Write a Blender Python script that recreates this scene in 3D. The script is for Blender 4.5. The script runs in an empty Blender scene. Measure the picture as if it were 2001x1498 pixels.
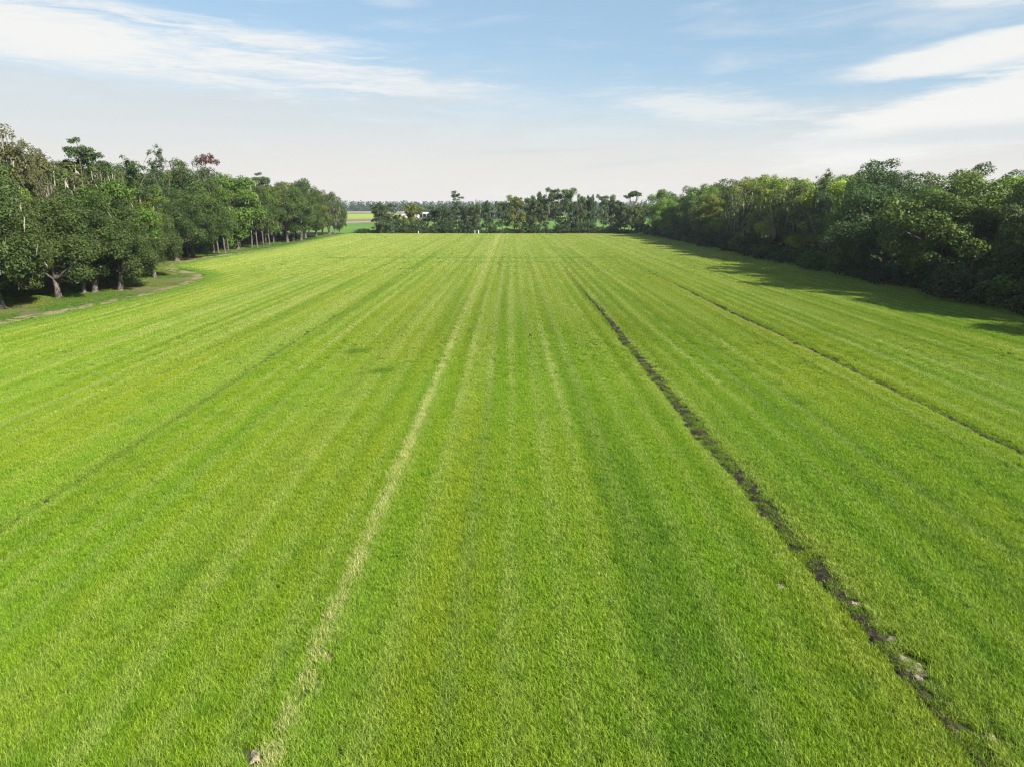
import bpy, math, random
import numpy as np
from math import radians, sin, cos, tan, atan, pi
from mathutils import Vector

scene = bpy.context.scene
COL = scene.collection
R = np.random.RandomState(7)

# ------------------------------------------------------------------ camera
H = 14.0
PITCH = radians(14.62)
FPX = 1334.0
cam_data = bpy.data.cameras.new('camera')
cam_data.lens = 24.0
cam_data.sensor_width = 36.0
cam_data.clip_start = 0.1
cam_data.clip_end = 20000
cam = bpy.data.objects.new('camera', cam_data)
cam.location = (0, 0, H)
cam.rotation_euler = (radians(90) - PITCH, 0, 0)
COL.objects.link(cam)
scene.camera = cam

# ------------------------------------------------------------------ light and exposure
SUN_EL = radians(32.5)
SUN_AZ = radians(131)            # clockwise from +Y: to the right and a little behind the camera
sd = Vector((sin(SUN_AZ) * cos(SUN_EL), cos(SUN_AZ) * cos(SUN_EL), sin(SUN_EL)))
sun_data = bpy.data.lights.new('sun', 'SUN')
sun_data.energy = 5.0
sun_data.angle = radians(0.5)
sun_data.color = (1.0, 0.95, 0.86)
sun = bpy.data.objects.new('sun', sun_data)
sun.location = sd * 200
sun.rotation_euler = (-sd).to_track_quat('-Z', 'Y').to_euler()
COL.objects.link(sun)
scene.view_settings.view_transform = 'Standard'
scene.view_settings.look = 'None'
scene.view_settings.gamma = 1.0
scene.view_settings.use_curve_mapping = False
scene.view_settings.exposure = 1.5
SKY_STRENGTH = 0.052
scene.cycles.max_bounces = 6
scene.cycles.diffuse_bounces = 3
scene.cycles.transmission_bounces = 4
scene.cycles.glossy_bounces = 2
scene.cycles.volume_bounces = 0
scene.cycles.use_denoising = True
scene.cycles.denoiser = 'OPENIMAGEDENOISE'
scene.cycles.denoising_input_passes = 'RGB_ALBEDO_NORMAL'
scene.cycles.denoising_prefilter = 'NONE'
scene.cycles.use_adaptive_sampling = False
scene.cycles.filter_width = 1.25


class NT:
    """small helper round a node tree"""
    def __init__(self, tree):
        self.t = tree
        self.n = tree.nodes
        self.l = tree.links

    def new(self, typ, **kw):
        n = self.n.new(typ)
        for k, v in kw.items():
            setattr(n, k, v)
        return n

    def put(self, sock, v):
        if v is None:
            return
        if isinstance(v, bpy.types.NodeSocket):
            self.l.new(v, sock)
        else:
            sock.default_value = v

    def math(self, op, a, b=None, c=None, clamp=False):
        n = self.new('ShaderNodeMath', operation=op, use_clamp=clamp)
        for i, v in enumerate((a, b, c)):
            self.put(n.inputs[i], v) if v is not None else None
        return n.outputs[0]

    def mix(self, fac, a, b, blend='MIX'):
        n = self.new('ShaderNodeMix', data_type='RGBA', blend_type=blend)
        n.clamp_factor = True
        self.put(n.inputs[0], fac)
        self.put(n.inputs[6], a)
        self.put(n.inputs[7], b)
        return n.outputs[2]

    def noise(self, vec, scale, detail=3, rough=0.55, dist=0.0):
        n = self.new('ShaderNodeTexNoise')
        if vec is not None:
            self.put(n.inputs['Vector'], vec)
        n.inputs['Scale'].default_value = scale
        n.inputs['Detail'].default_value = detail
        n.inputs['Roughness'].default_value = rough
        n.inputs['Distortion'].default_value = dist
        return n.outputs[0]

    def smooth(self, v, a, b, lo=0.0, hi=1.0):
        n = self.new('ShaderNodeMapRange', interpolation_type='SMOOTHSTEP')
        self.put(n.inputs[0], v)
        n.inputs[1].default_value = a
        n.inputs[2].default_value = b
        n.inputs[3].default_value = lo
        n.inputs[4].default_value = hi
        return n.outputs[0]

    def vmul(self, vec, s):
        n = self.new('ShaderNodeVectorMath', operation='MULTIPLY')
        self.put(n.inputs[0], vec)
        n.inputs[1].default_value = s
        return n.outputs[0]


def px_dir(px, py):
    x, u = px - 1000.5, 749 - py
    v = np.array([x, FPX * cos(PITCH) + u * sin(PITCH), -FPX * sin(PITCH) + u * cos(PITCH)])
    return v / np.linalg.norm(v)


def at(px, py):
    """ground point seen at a pixel of the 2001 x 1498 photograph"""
    d = px_dir(px, py)
    t = H / -d[2]
    return d[0] * t, d[1] * t


def azel(px, py):
    d = px_dir(px, py)
    return math.atan2(d[0], d[1]), math.asin(d[2])


# ------------------------------------------------------------------ sky
world = bpy.data.worlds.new('World')
scene.world = world
world.use_nodes = True
w = NT(world.node_tree)
for n in list(w.n):
    w.n.remove(n)
sky = w.new('ShaderNodeTexSky', sky_type='NISHITA')
sky.sun_disc = False
sky.sun_elevation = SUN_EL
sky.sun_rotation = SUN_AZ
sky.altitude = 0
sky.air_density = 1.0
sky.dust_density = 0.6
sky.ozone_density = 1.5
tc = w.new('ShaderNodeTexCoord')
dirv = tc.outputs['Generated']
sep = w.new('ShaderNodeSeparateXYZ')
w.l.new(dirv, sep.inputs[0])
el = w.math('ARCSINE', sep.outputs[2])
az = w.math('ARCTAN2', sep.outputs[0], sep.outputs[1])
streak = w.vmul(dirv, (5.0, 5.0, 34.0))
wisp = w.noise(streak, 1.0, 7, 0.62, 0.6)
fine = w.noise(w.vmul(dirv, (14.0, 20.0, 130.0)), 1.0, 7, 0.65, 0.8)
soft = w.noise(w.vmul(dirv, (2.6, 2.6, 14.0)), 1.0, 3, 0.5, 0.3)
wobble = w.math('SUBTRACT', wisp, 0.5)
fwob = w.math('SUBTRACT', fine, 0.5)


def cloud(px, py, hw, hh, tilt, edge0, edge1, amt, nz=1.2, fz=0.5):
    """one bank of cloud: an ellipse in azimuth and elevation broken up by the wisp noise"""
    a0, e0 = azel(px, py)
    ka, ke = 1334.0 / hw, 1334.0 / hh
    da = w.math('SUBTRACT', az, a0)
    de = w.math('SUBTRACT', el, e0)
    t = radians(tilt)
    u = w.math('MULTIPLY', w.math('ADD', w.math('MULTIPLY', da, cos(t)), w.math('MULTIPLY', de, sin(t))), ka)
    v = w.math('MULTIPLY', w.math('SUBTRACT', w.math('MULTIPLY', de, cos(t)), w.math('MULTIPLY', da, sin(t))), ke)
    d = w.math('SQRT', w.math('ADD', w.math('MULTIPLY', u, u), w.math('MULTIPLY', v, v)))
    d = w.math('ADD', d, w.math('ADD', w.math('MULTIPLY', wobble, nz), w.math('MULTIPLY', fwob, fz)))
    return w.math('MULTIPLY', w.smooth(d, edge1, edge0), amt)


CW = 1.0
cloud_white = (6.3, 6.3, 6.15, 1)
cloud_cream = (5.85, 5.62, 5.3, 1)
cloud_grey = (4.75, 5.1, 5.25, 1)
col = w.mix(0.55, sky.outputs[0], (2.9, 4.35, 5.6, 1))
# thin even veil thickening down to the horizon
veil_n = w.math('ADD', el, w.math('ADD', w.math('MULTIPLY', wobble, 0.10), w.math('MULTIPLY', w.math('SUBTRACT', soft, 0.5), 0.10)))
veil_n = w.math('ADD', veil_n, w.math('MULTIPLY', w.math('MAXIMUM', w.math('MINIMUM', az, 0.65), -0.65), 0.085))
veil = w.smooth(veil_n, 0.205, 0.06)
col = w.mix(w.math('MULTIPLY', veil, 0.88), col, cloud_grey)
low = w.smooth(w.math('ADD', el, w.math('MULTIPLY', wobble, 0.05)), 0.15, 0.005)
col = w.mix(w.math('MULTIPLY', low, 0.95), col, cloud_cream)
# general thin cirrus over the whole dome
cir = w.smooth(w.math('ADD', w.math('MULTIPLY', wisp, 0.65), w.math('MULTIPLY', soft, 0.35)), 0.47, 0.70)
col = w.mix(w.math('MULTIPLY', cir, 0.38), col, cloud_white)
banks = [
    (90, 58, 560, 50, -5, 0.1, 1.25, 0.9, 1.6, 2.1),
    (540, 78, 200, 19, -2, 0.0, 1.2, 0.8, 1.3, 1.6),
    (40, 62, 330, 40, -3, 0.2, 1.2, 0.7, 1.0, 0.7),
    (330, 30, 260, 10, -6, 0.0, 1.3, 0.4, 1.6, 1.2),
    (300, 145, 420, 14, -3, 0.0, 1.3, 0.35, 1.6, 1.3),
    (760, 160, 320, 24, -6, 0.0, 1.3, 0.5, 1.8, 1.6),
    (1885, 104, 195, 27, 7, 0.60, 1.08, 0.90, 0.55, 0.5),
    (1990, 92, 140, 30, 9, 0.65, 1.05, 0.6, 0.4, 0.3),
    (2020, 195, 410, 60, 12, 0.55, 1.1, 0.95, 0.75, 0.8),
    (1800, 230, 200, 26, 8, 0.2, 1.2, 0.55, 0.9, 0.6),
    (1360, 210, 190, 32, -7, 0.1, 1.25, 0.62, 1.3, 1.8),
    (1900, 3, 120, 15, -5, 0.1, 1.2, 0.65, 1.3, 1.1),
    (770, 2, 60, 12, 0, 0.0, 1.3, 0.3, 1.3, 1.0),
]
for b in banks:
    col = w.mix(cloud(*b), col, cloud_white)
greys = [
    (1010, 296, 150, 6, 1, 0.0, 1.2, 0.60, 1.2, 1.1),
    (1130, 293, 120, 4, 2, 0.0, 1.2, 0.5, 1.2, 1.1),
    (1900, 262, 300, 20, 2, 0.2, 1.2, 0.75, 1.0, 0.7),
    (1240, 318, 180, 7, 5, 0.0, 1.2, 0.45, 1.2, 1.1),
    (860, 200, 220, 14, 2, 0.0, 1.3, 0.5, 1.3, 1.1),
    (500, 240, 120, 6, 3, 0.0, 1.3, 0.3, 1.2, 1.1),
    (150, 170, 420, 16, -2, 0.0, 1.3, 0.6, 1.2, 1.0),
]
for b in greys:
    col = w.mix(cloud(*b), col, cloud_grey)
bg = w.new('ShaderNodeBackground')
bg.inputs[1].default_value = SKY_STRENGTH
w.l.new(col, bg.inputs[0])
wo = w.new('ShaderNodeOutputWorld')
w.l.new(bg.outputs[0], wo.inputs[0])


# ------------------------------------------------------------------ materials
def material(name):
    m = bpy.data.materials.new(name)
    m.use_nodes = True
    t = NT(m.node_tree)
    for n in list(t.n):
        t.n.remove(n)
    out = t.new('ShaderNodeOutputMaterial')
    return m, t, out


def principled(t, color, rough=0.8, spec=0.2, normal=None):
    p = t.new('ShaderNodeBsdfPrincipled')
    t.put(p.inputs['Base Color'], color)
    t.put(p.inputs['Roughness'], rough)
    t.put(p.inputs['Specular IOR Level'], spec)
    if normal is not None:
        t.l.new(normal, p.inputs['Normal'])
    return p.outputs[0]


def bump(t, height, strength=0.5, dist=0.1):
    b = t.new('ShaderNodeBump')
    b.inputs['Strength'].default_value = strength
    b.inputs['Distance'].default_value = dist
    t.l.new(height, b.inputs['Height'])
    return b.outputs[0]


def pos(t):
    return t.new('ShaderNodeNewGeometry').outputs['Position']


def attr(t, name, kind='GEOMETRY'):
    a = t.new('ShaderNodeAttribute')
    a.attribute_name = name
    a.attribute_type = kind
    return a


def noise_material(name, c1, c2, c3=None, scale=1.0, scale2=9.0, rough=0.9, bs=0.6, bd=0.1, stretch=(1, 1, 1)):
    m, t, out = material(name)
    p = t.vmul(pos(t), stretch)
    a = t.noise(p, scale, 5, 0.6)
    b = t.noise(p, scale2, 4, 0.6)
    c = t.mix(t.smooth(a, 0.35, 0.65), (*c1, 1), (*c2, 1))
    if c3:
        c = t.mix(t.smooth(b, 0.45, 0.68), c, (*c3, 1))
    t.l.new(principled(t, c, rough, 0.15, bump(t, b, bs, bd)), out.inputs[0])
    return m


def make_leaf_material():
    m, t, out = material('leaf')
    oi = t.new('ShaderNodeObjectInfo')
    v = attr(t, 'tint').outputs['Fac']
    n = t.noise(pos(t), 0.45, 3, 0.6)
    c = oi.outputs['Color']
    dark = t.mix(0.7, c, (0.45, 0.62, 0.58, 1), 'MULTIPLY')
    lite = t.mix(1.0, c, (1.55, 1.38, 0.95, 1), 'MULTIPLY')
    f = t.math('ADD', t.math('MULTIPLY', v, 0.65), t.math('MULTIPLY', t.smooth(n, 0.35, 0.68), 0.35))
    c = t.mix(f, dark, lite)
    p = principled(t, c, 0.55, 0.16)
    tr = t.new('ShaderNodeBsdfTranslucent')
    t.l.new(t.mix(1.0, c, (1.25, 1.25, 0.6, 1), 'MULTIPLY'), tr.inputs[0])
    mx = t.new('ShaderNodeMixShader')
    mx.inputs[0].default_value = 0.28
    t.l.new(p, mx.inputs[1])
    t.l.new(tr.outputs[0], mx.inputs[2])
    t.l.new(mx.outputs[0], out.inputs[0])
    return m


def make_grass_material():
    m, t, out = material('grass_blade')
    c = attr(t, 'shade', 'INSTANCER').outputs['Color']
    v = attr(t, 'tint').outputs['Fac']
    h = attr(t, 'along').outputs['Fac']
    lite = t.mix(1.0, c, (1.88, 1.66, 1.45, 1), 'MULTIPLY')
    dark = t.mix(1.0, c, (0.36, 0.56, 0.42, 1), 'MULTIPLY')
    cc = t.mix(v, dark, lite)
    dry = t.smooth(v, 0.955, 0.975)
    cc = t.mix(t.math('MULTIPLY', dry, 0.6), cc, (0.36, 0.33, 0.15, 1))
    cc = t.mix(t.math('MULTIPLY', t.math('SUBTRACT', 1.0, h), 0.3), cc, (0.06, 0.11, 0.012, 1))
    p = principled(t, cc, 0.5, 0.12)
    tr = t.new('ShaderNodeBsdfTranslucent')
    t.l.new(t.mix(1.0, cc, (1.1, 1.2, 0.5, 1), 'MULTIPLY'), tr.inputs[0])
    mx = t.new('ShaderNodeMixShader')
    mx.inputs[0].default_value = 0.32
    t.l.new(p, mx.inputs[1])
    t.l.new(tr.outputs[0], mx.inputs[2])
    t.l.new(mx.outputs[0], out.inputs[0])
    return m


LEAF = make_leaf_material()
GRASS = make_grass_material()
BARK = noise_material('bark', (0.042, 0.035, 0.028), (0.075, 0.062, 0.05), (0.15, 0.13, 0.115), 0.8, 6.0, 0.9, 0.8, 0.05, (1, 1, 0.3))
MOSS = noise_material('hanging_moss', (0.16, 0.148, 0.11), (0.26, 0.24, 0.19), (0.12, 0.12, 0.085), 1.0, 7.0, 0.95, 0.3, 0.05)
GROUND = noise_material('ground', (0.028, 0.045, 0.009), (0.04, 0.055, 0.012), (0.045, 0.045, 0.018), 0.25, 3.0, 0.95, 0.5, 0.1)
FLOOR = noise_material('grove_floor', (0.055, 0.085, 0.018), (0.12, 0.105, 0.05), (0.07, 0.10, 0.022), 0.12, 1.6, 0.95, 0.5, 0.1)
DIRT = noise_material('dirt', (0.16, 0.12, 0.07), (0.24, 0.18, 0.115), (0.09, 0.11, 0.03), 0.5, 3.5, 0.95, 0.8, 0.1)
RUT = noise_material('rut_soil', (0.009, 0.009, 0.005), (0.017, 0.016, 0.008), (0.05, 0.037, 0.02), 1.2, 5.0, 0.9, 1.0, 0.15)
PALE = noise_material('pale_soil', (0.20, 0.165, 0.115), (0.30, 0.25, 0.18), (0.07, 0.06, 0.03), 2.0, 9.0, 0.95, 1.0, 0.08)
CROP = noise_material('green_crop', (0.062, 0.135, 0.016), (0.09, 0.165, 0.022), None, 0.05, 0.6, 0.95, 0.6, 0.3, (1, 0.3, 1))
CROP2 = noise_material('yellow_crop', (0.17, 0.25, 0.025), (0.20, 0.27, 0.03), None, 0.02, 0.5, 0.95, 0.3, 0.2)
PLOUGH = noise_material('ploughed_soil', (0.13, 0.095, 0.075), (0.18, 0.13, 0.10), None, 0.02, 0.4, 0.95, 0.6, 0.3)
STUBBLE = noise_material('stubble', (0.20, 0.18, 0.10), (0.27, 0.24, 0.14), None, 0.03, 0.4, 0.95, 0.3, 0.2)


def flat_material(name, c, rough=0.6):
    m, t, out = material(name)
    n = t.noise(pos(t), 2.0, 4, 0.6)
    cc = t.mix(t.smooth(n, 0.3, 0.7), (*c, 1), tuple(x * 0.82 for x in c) + (1,))
    t.l.new(principled(t, cc, rough, 0.3), out.inputs[0])
    return m


WHITE = flat_material('white_paint', (0.54, 0.54, 0.52))
ROOFW = flat_material('white_metal', (0.58, 0.59, 0.60), 0.45)
ROOFD = flat_material('dark_shingle', (0.05, 0.055, 0.06))
TIMBER = flat_material('dark_timber', (0.07, 0.06, 0.055))
GLASS = flat_material('dark_glass', (0.03, 0.035, 0.04), 0.15)
RUST = flat_material('rusty_red', (0.25, 0.08, 0.05))


# ------------------------------------------------------------------ mesh helpers
def mesh_from(name, verts, faces, mat, attrs=None, smooth=False):
    """verts (n,3); faces (m,k) array, or a list of such arrays"""
    me = bpy.data.meshes.new(name)
    verts = np.asarray(verts, dtype=np.float32)
    if not isinstance(faces, list):
        faces = [faces]
    faces = [np.asarray(f, dtype=np.int32) for f in faces if len(f)]
    me.vertices.add(len(verts))
    me.vertices.foreach_set('co', verts.ravel())
    nl = sum(f.size for f in faces)
    npoly = sum(len(f) for f in faces)
    if npoly:
        me.loops.add(nl)
        me.loops.foreach_set('vertex_index', np.concatenate([f.ravel() for f in faces]))
        me.polygons.add(npoly)
        sizes = np.concatenate([np.full(len(f), f.shape[1], dtype=np.int32) for f in faces])
        starts = np.concatenate([[0], np.cumsum(sizes)[:-1]]).astype(np.int32)
        me.polygons.foreach_set('loop_start', starts)
        me.polygons.foreach_set('loop_total', sizes)
        if smooth:
            me.polygons.foreach_set('use_smooth', np.ones(npoly, dtype=bool))
    for k, (dom, arr) in (attrs or {}).items():
        a = me.attributes.new(k, 'FLOAT', dom)
        a.data.foreach_set('value', np.asarray(arr, dtype=np.float32))
    if mat:
        me.materials.append(mat)
    me.update()
    me.validate()
    return me


def link(name, data, parent=None, loc=None, rotz=0.0, scale=None, label=None, cat=None, group=None, kind=None):
    o = bpy.data.objects.new(name, data)
    COL.objects.link(o)
    if parent is not None:
        o.parent = parent
    if loc is not None:
        o.location = loc
    if rotz:
        o.rotation_euler = (0, 0, rotz)
    if scale is not None:
        o.scale = scale if hasattr(scale, '__len__') else (scale,) * 3
    if label:
        o['label'] = label
    if cat:
        o['category'] = cat
    if group:
        o['group'] = group
    if kind:
        o['kind'] = kind
    return o


def unit(v):
    return v / np.maximum(np.linalg.norm(v, axis=-1, keepdims=True), 1e-9)


_tab = np.random.RandomState(3).rand(256, 256)


def vnoise(x, y):
    x = np.asarray(x, float)
    y = np.asarray(y, float)
    xi, yi = np.floor(x).astype(int), np.floor(y).astype(int)
    fx, fy = x - xi, y - yi
    fx, fy = fx * fx * (3 - 2 * fx), fy * fy * (3 - 2 * fy)
    g = lambda i, j: _tab[(xi + i) & 255, (yi + j) & 255]
    return (g(0, 0) * (1 - fx) + g(1, 0) * fx) * (1 - fy) + (g(0, 1) * (1 - fx) + g(1, 1) * fx) * fy


def fbm(x, y, o=3):
    s, a, tot = 0.0, 1.0, 0.0
    for k in range(o):
        s = s + a * vnoise(x * 2 ** k + 17.3 * k, y * 2 ** k + 9.1 * k)
        tot += a
        a *= 0.5
    return s / tot


# ------------------------------------------------------------------ the ground and fields
def sheet(name, pts, z, mat, kind='structure', label=None):
    me = mesh_from(name, [(x, y, z) for x, y in pts], np.arange(len(pts))[None, :], mat)
    return link(name, me, kind=kind, label=label)


sheet('ground', [(-3300, -200), (3300, -200), (3300, 3300), (-3300, 3300)], 0.0, GROUND)

# left edge of the mown field and the track beside it, read off the photograph
EDGE_PX = [(-260, 700), (0, 640), (150, 609), (320, 573), (395, 550), (410, 538), (372, 527), (335, 522), (400, 508),
           (470, 497), (540, 486), (600, 473), (640, 464), (662, 459.5)]
EDGE = np.array([at(*p) for p in EDGE_PX])
EDGE = np.vstack([[(-62, 0)], EDGE])


def left_edge(y):
    return np.interp(y, EDGE[:, 1], EDGE[:, 0])


RIGHT_X = 67.0
FAR_Y = 352.0
fx = [(left_edge(y) - 40, y) for y in (5, 60, 90, 120, 150, 180, 220, 260, 300, 345)]
sheet('grove_floor', [(left_edge(y) - 0.3, y) for y in EDGE[1:, 1]] + [(-95, 352), (-260, 352), (-200, 60)], 0.004, FLOOR)


def ribbon(name, pts, widths, z, mat, seed, step=1.0, relief=0.0, ncross=7, jag=0.3):
    """an uneven strip of soil along a polyline"""
    rng = np.random.RandomState(seed)
    pts = np.array(pts, float)
    seg = np.linalg.norm(np.diff(pts, axis=0), axis=1)
    s = np.concatenate([[0], np.cumsum(seg)])
    n = max(4, int(s[-1] / step))
    u = np.linspace(0, s[-1], n)
    cx, cy = np.interp(u, s, pts[:, 0]), np.interp(u, s, pts[:, 1])
    k = np.ones(3) / 3
    for _ in range(2):
        cx[1:-1] = np.convolve(cx, k, 'valid')
        cy[1:-1] = np.convolve(cy, k, 'valid')
    wd = np.interp(u, s, widths)
    tx, ty = np.gradient(cx), np.gradient(cy)
    L = np.hypot(tx, ty)
    nx, ny = -ty / L, tx / L
    c = np.linspace(-0.5, 0.5, ncross)
    jl = 1 + jag * (rng.rand(n, 2) - 0.5) * 2
    off = c[None, :] * wd[:, None] * np.where(c[None, :] < 0, jl[:, :1], jl[:, 1:])
    X = cx[:, None] + nx[:, None] * off
    Y = cy[:, None] + ny[:, None] * off
    prof = 1 - (np.abs(c) * 2) ** 4
    Z = z + relief * prof[None, :] * (0.25 + rng.rand(n, ncross))
    V = np.stack([X, Y, Z], -1).reshape(-1, 3)
    i = (np.arange(n - 1)[:, None] * ncross + np.arange(ncross - 1)[None, :]).ravel()
    F = np.stack([i, i + 1, i + ncross + 1, i + ncross], 1)
    return link(name, mesh_from(name, V, F, mat, smooth=False), kind='structure')


TRACK = [at(*p) for p in [(-260, 690), (0, 631), (70, 618), (170, 598), (260, 582), (335, 564), (380, 550), (396, 541),
                          (372, 533), (335, 528), (345, 516), (390, 505), (450, 497), (520, 487), (575, 478), (620, 467)]]
ribbon('dirt_track', TRACK, [4, 3.4, 3, 2.6, 2.4, 2.4, 2.2, 2, 2.4, 2.8, 2.6, 2.4, 2.2, 2.2, 2, 1.8], 0.012, DIRT, 4, 1.2, 0.05, 7, 0.5)

# wheel ruts: bare churned soil in the grass
rut_defs = [
    (12.0, 14.0, 112.0, 0.80, 0.09),
    (29.6, 28.0, 150.0, 0.45, 0.10),
    (-22.9, 26.0, 110.0, 0.22, 0.04),
]


def rut_x(x0, y):
    return x0 + 0.5 * (vnoise(np.asarray(y) / 23.0, x0 * 1.7) - 0.5) + 0.22 * (vnoise(np.asarray(y) / 5.0, x0 * 3.1) - 0.5)


for i, (x0, y0, y1, wd, rel) in enumerate(rut_defs):
    yy = np.arange(y0, y1, 0.35)
    ww = wd * (0.7 + 0.9 * vnoise(yy / 2.5, np.full_like(yy, x0 + 5))) * np.clip((yy - 9) / 14, 0.3, 1)
    ww *= np.clip((y1 - yy) / 45, 0.12, 1)
    ribbon('wheel_rut', np.stack([rut_x(x0, yy), yy], 1), ww, 0.006 + 0.004 * i, RUT, 20 + i, 0.3, rel, 6, 0.5)


def mound(px, py, r, h, seed, mat=None):
    """a ragged bare patch with crumbled soil"""
    rng = np.random.RandomState(seed)
    x, y = at(px, py)
    n, m = 16, 6
    a = np.linspace(0, 2 * pi, n, endpoint=False)
    rad = r * (0.45 + 0.8 * rng.rand(n))
    h *= 0.5
    V = [(x, y, h)]
    for k in range(1, m + 1):
        f = k / m
        for j in range(n):
            V.append((x + cos(a[j]) * rad[j] * f, y + sin(a[j]) * rad[j] * f * 1.5,
                      0.02 + h * (1 - f ** 2) * (0.4 + 0.9 * rng.rand()) if k < m else 0.0))
    tri = [(0, 1 + j, 1 + (j + 1) % n) for j in range(n)]
    quad = [(1 + (k - 1) * n + j, 1 + k * n + j, 1 + k * n + (j + 1) % n, 1 + (k - 1) * n + (j + 1) % n)
            for k in range(1, m) for j in range(n)]
    link('bare_soil', mesh_from('bare_soil', V, [np.array(tri), np.array(quad)], mat or PALE), kind='structure')
    return x, y, r


BARE = [mound(*b) for b in [
    (1668, 1180, 0.26, 0.10, 1), (1745, 1252, 0.26, 0.10, 2), (1782, 1305, 0.42, 0.13, 3), (1947, 1462, 0.24, 0.14, 4),
    (1935, 1440, 0.14, 0.10, 14), (500, 1476, 0.22, 0.10, 5), (1525, 1145, 0.16, 0.08, 6), (1976, 913, 0.28, 0.12, 7), (1332, 577, 0.7, 0.1, 8),
    (680, 1190, 0.16, 0.08, 9), (640, 1285, 0.20, 0.08, 10), (1990, 700, 0.7, 0.15, 11), (1925, 1405, 0.16, 0.08, 12),
    (615, 1345, 0.22, 0.08, 13), (1962, 694, 0.5, 0.12, 15)]]


# far fields beyond the hedgerow
def far_strip(name, left, right, z, mat):
    sheet(name, [at(*left[0]), at(*right[0]), at(*right[1]), at(*left[1])], z, mat)


far_strip('crop_field', ((-600, 456.4), (-600, 436)), ((2500, 456.4), (2500, 423)), 0.04, CROP)
far_strip('ploughed_field', ((-600, 438), (-600, 426.5)), ((738, 436), (840, 426.5)), 0.08, PLOUGH)
far_strip('farm_track', ((560, 441), (560, 438.5)), ((742, 433.5), (742, 431.8)), 0.12, STUBBLE)
far_strip('bright_crop_field', ((-600, 428), (-600, 418.8)), ((800, 428), (860, 418.8)), 0.12, CROP2)
far_strip('ploughed_field', ((-600, 418.7), (-600, 415.8)), ((1000, 418.7), (1000, 415.8)), 0.12, PLOUGH)
far_strip('stubble_field', ((-600, 415.7), (-600, 413.8)), ((1000, 415.7), (1000, 413.8)), 0.12, STUBBLE)
far_strip('bright_crop_field', ((1080, 425.5), (1080, 421.5)), ((1260, 425.5), (1260, 421.5)), 0.12, CROP2)

# ------------------------------------------------------------------ trees
UP = np.array([0, 0, 1.0])


def leaf_quads(P, N, size, rng, aspect=0.6):
    n = len(P)
    T = unit(np.cross(N, rng.normal(size=(n, 3))))
    S = np.cross(N, T)
    a = (size * (0.6 + 0.8 * rng.rand(n)))[:, None]
    b = a * aspect
    droop = N * a * 0.25
    V = np.stack([P + T * a - droop, P + S * b, P - T * a - droop, P - S * b], 1).reshape(-1, 3)
    F = np.arange(n * 4).reshape(n, 4)
    return V, F


def clump_leaves(C, rad, n_per, size, rng, flat=0.75, up=0.25, shell=0.45):
    """leaves scattered through the outer part of each clump; returns verts, faces, per-face tint"""
    Ps, Ns, Ts = [], [], []
    for c, r in zip(C, rad):
        n = max(6, int(n_per * r * r))
        d = unit(rng.normal(size=(n, 3)) + np.array([0, 0, up]))
        k = (shell + (1 - shell) * rng.rand(n) ** 0.6)[:, None]
        lump = (0.8 + 0.4 * vnoise(d[:, 0] * 2.3 + c[0], d[:, 1] * 2.3 + d[:, 2] * 1.9 + c[1]))[:, None]
        p = c + d * k * r * lump * np.array([1, 1, flat])
        Ps.append(p)
        Ns.append(unit(d * 1.0 + rng.normal(size=(n, 3)) * 0.55 + UP * 0.35))
        Ts.append(np.clip(rng.rand() * 0.62 + 0.05 + rng.rand(n) * 0.33, 0, 1))
    P, N, T = np.concatenate(Ps), np.concatenate(Ns), np.concatenate(Ts)
    V, F = leaf_quads(P, N, size, rng)
    return V, F, T


def tube(pts, radii, sides=7):
    pts = np.array(pts, float)
    n = len(pts)
    tan_ = unit(np.gradient(pts, axis=0))
    ref = np.array([1.0, 0.13, 0.07])
    A = unit(np.cross(tan_, ref))
    B = np.cross(tan_, A)
    th = np.linspace(0, 2 * pi, sides, endpoint=False)
    V = (pts[:, None, :] + np.array(radii)[:, None, None] *
         (A[:, None, :] * np.cos(th)[None, :, None] + B[:, None, :] * np.sin(th)[None, :, None])).reshape(-1, 3)
    i, j = np.meshgrid(np.arange(n - 1), np.arange(sides), indexing='ij')
    j2 = (j + 1) % sides
    F = np.stack([i * sides + j, i * sides + j2, (i + 1) * sides + j2, (i + 1) * sides + j], -1).reshape(-1, 4)
    return V, F


class Parts:
    def __init__(self):
        self.V, self.F, self.T, self.n = [], [], [], 0

    def add(self, V, F, T=None):
        self.V.append(V)
        self.F.append(F + self.n)
        self.T.append(np.zeros(len(F)) if T is None else T)
        self.n += len(V)

    def mesh(self, name, mat, smooth=False):
        return mesh_from(name, np.concatenate(self.V), np.concatenate(self.F), mat,
                         {'tint': ('FACE', np.concatenate(self.T))}, smooth)


def limb(a, b, r0, r1, rng, n=6, sag=0.08):
    a, b = np.array(a, float), np.array(b, float)
    t = np.linspace(0, 1, n)[:, None]
    L = np.linalg.norm(b - a)
    p = a + (b - a) * t + np.sin(t * pi) * rng.normal(size=3) * L * sag
    p[1:-1] += rng.normal(size=(n - 2, 3)) * L * 0.02
    return tube(p, np.linspace(r0, r1, n), 6)


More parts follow.
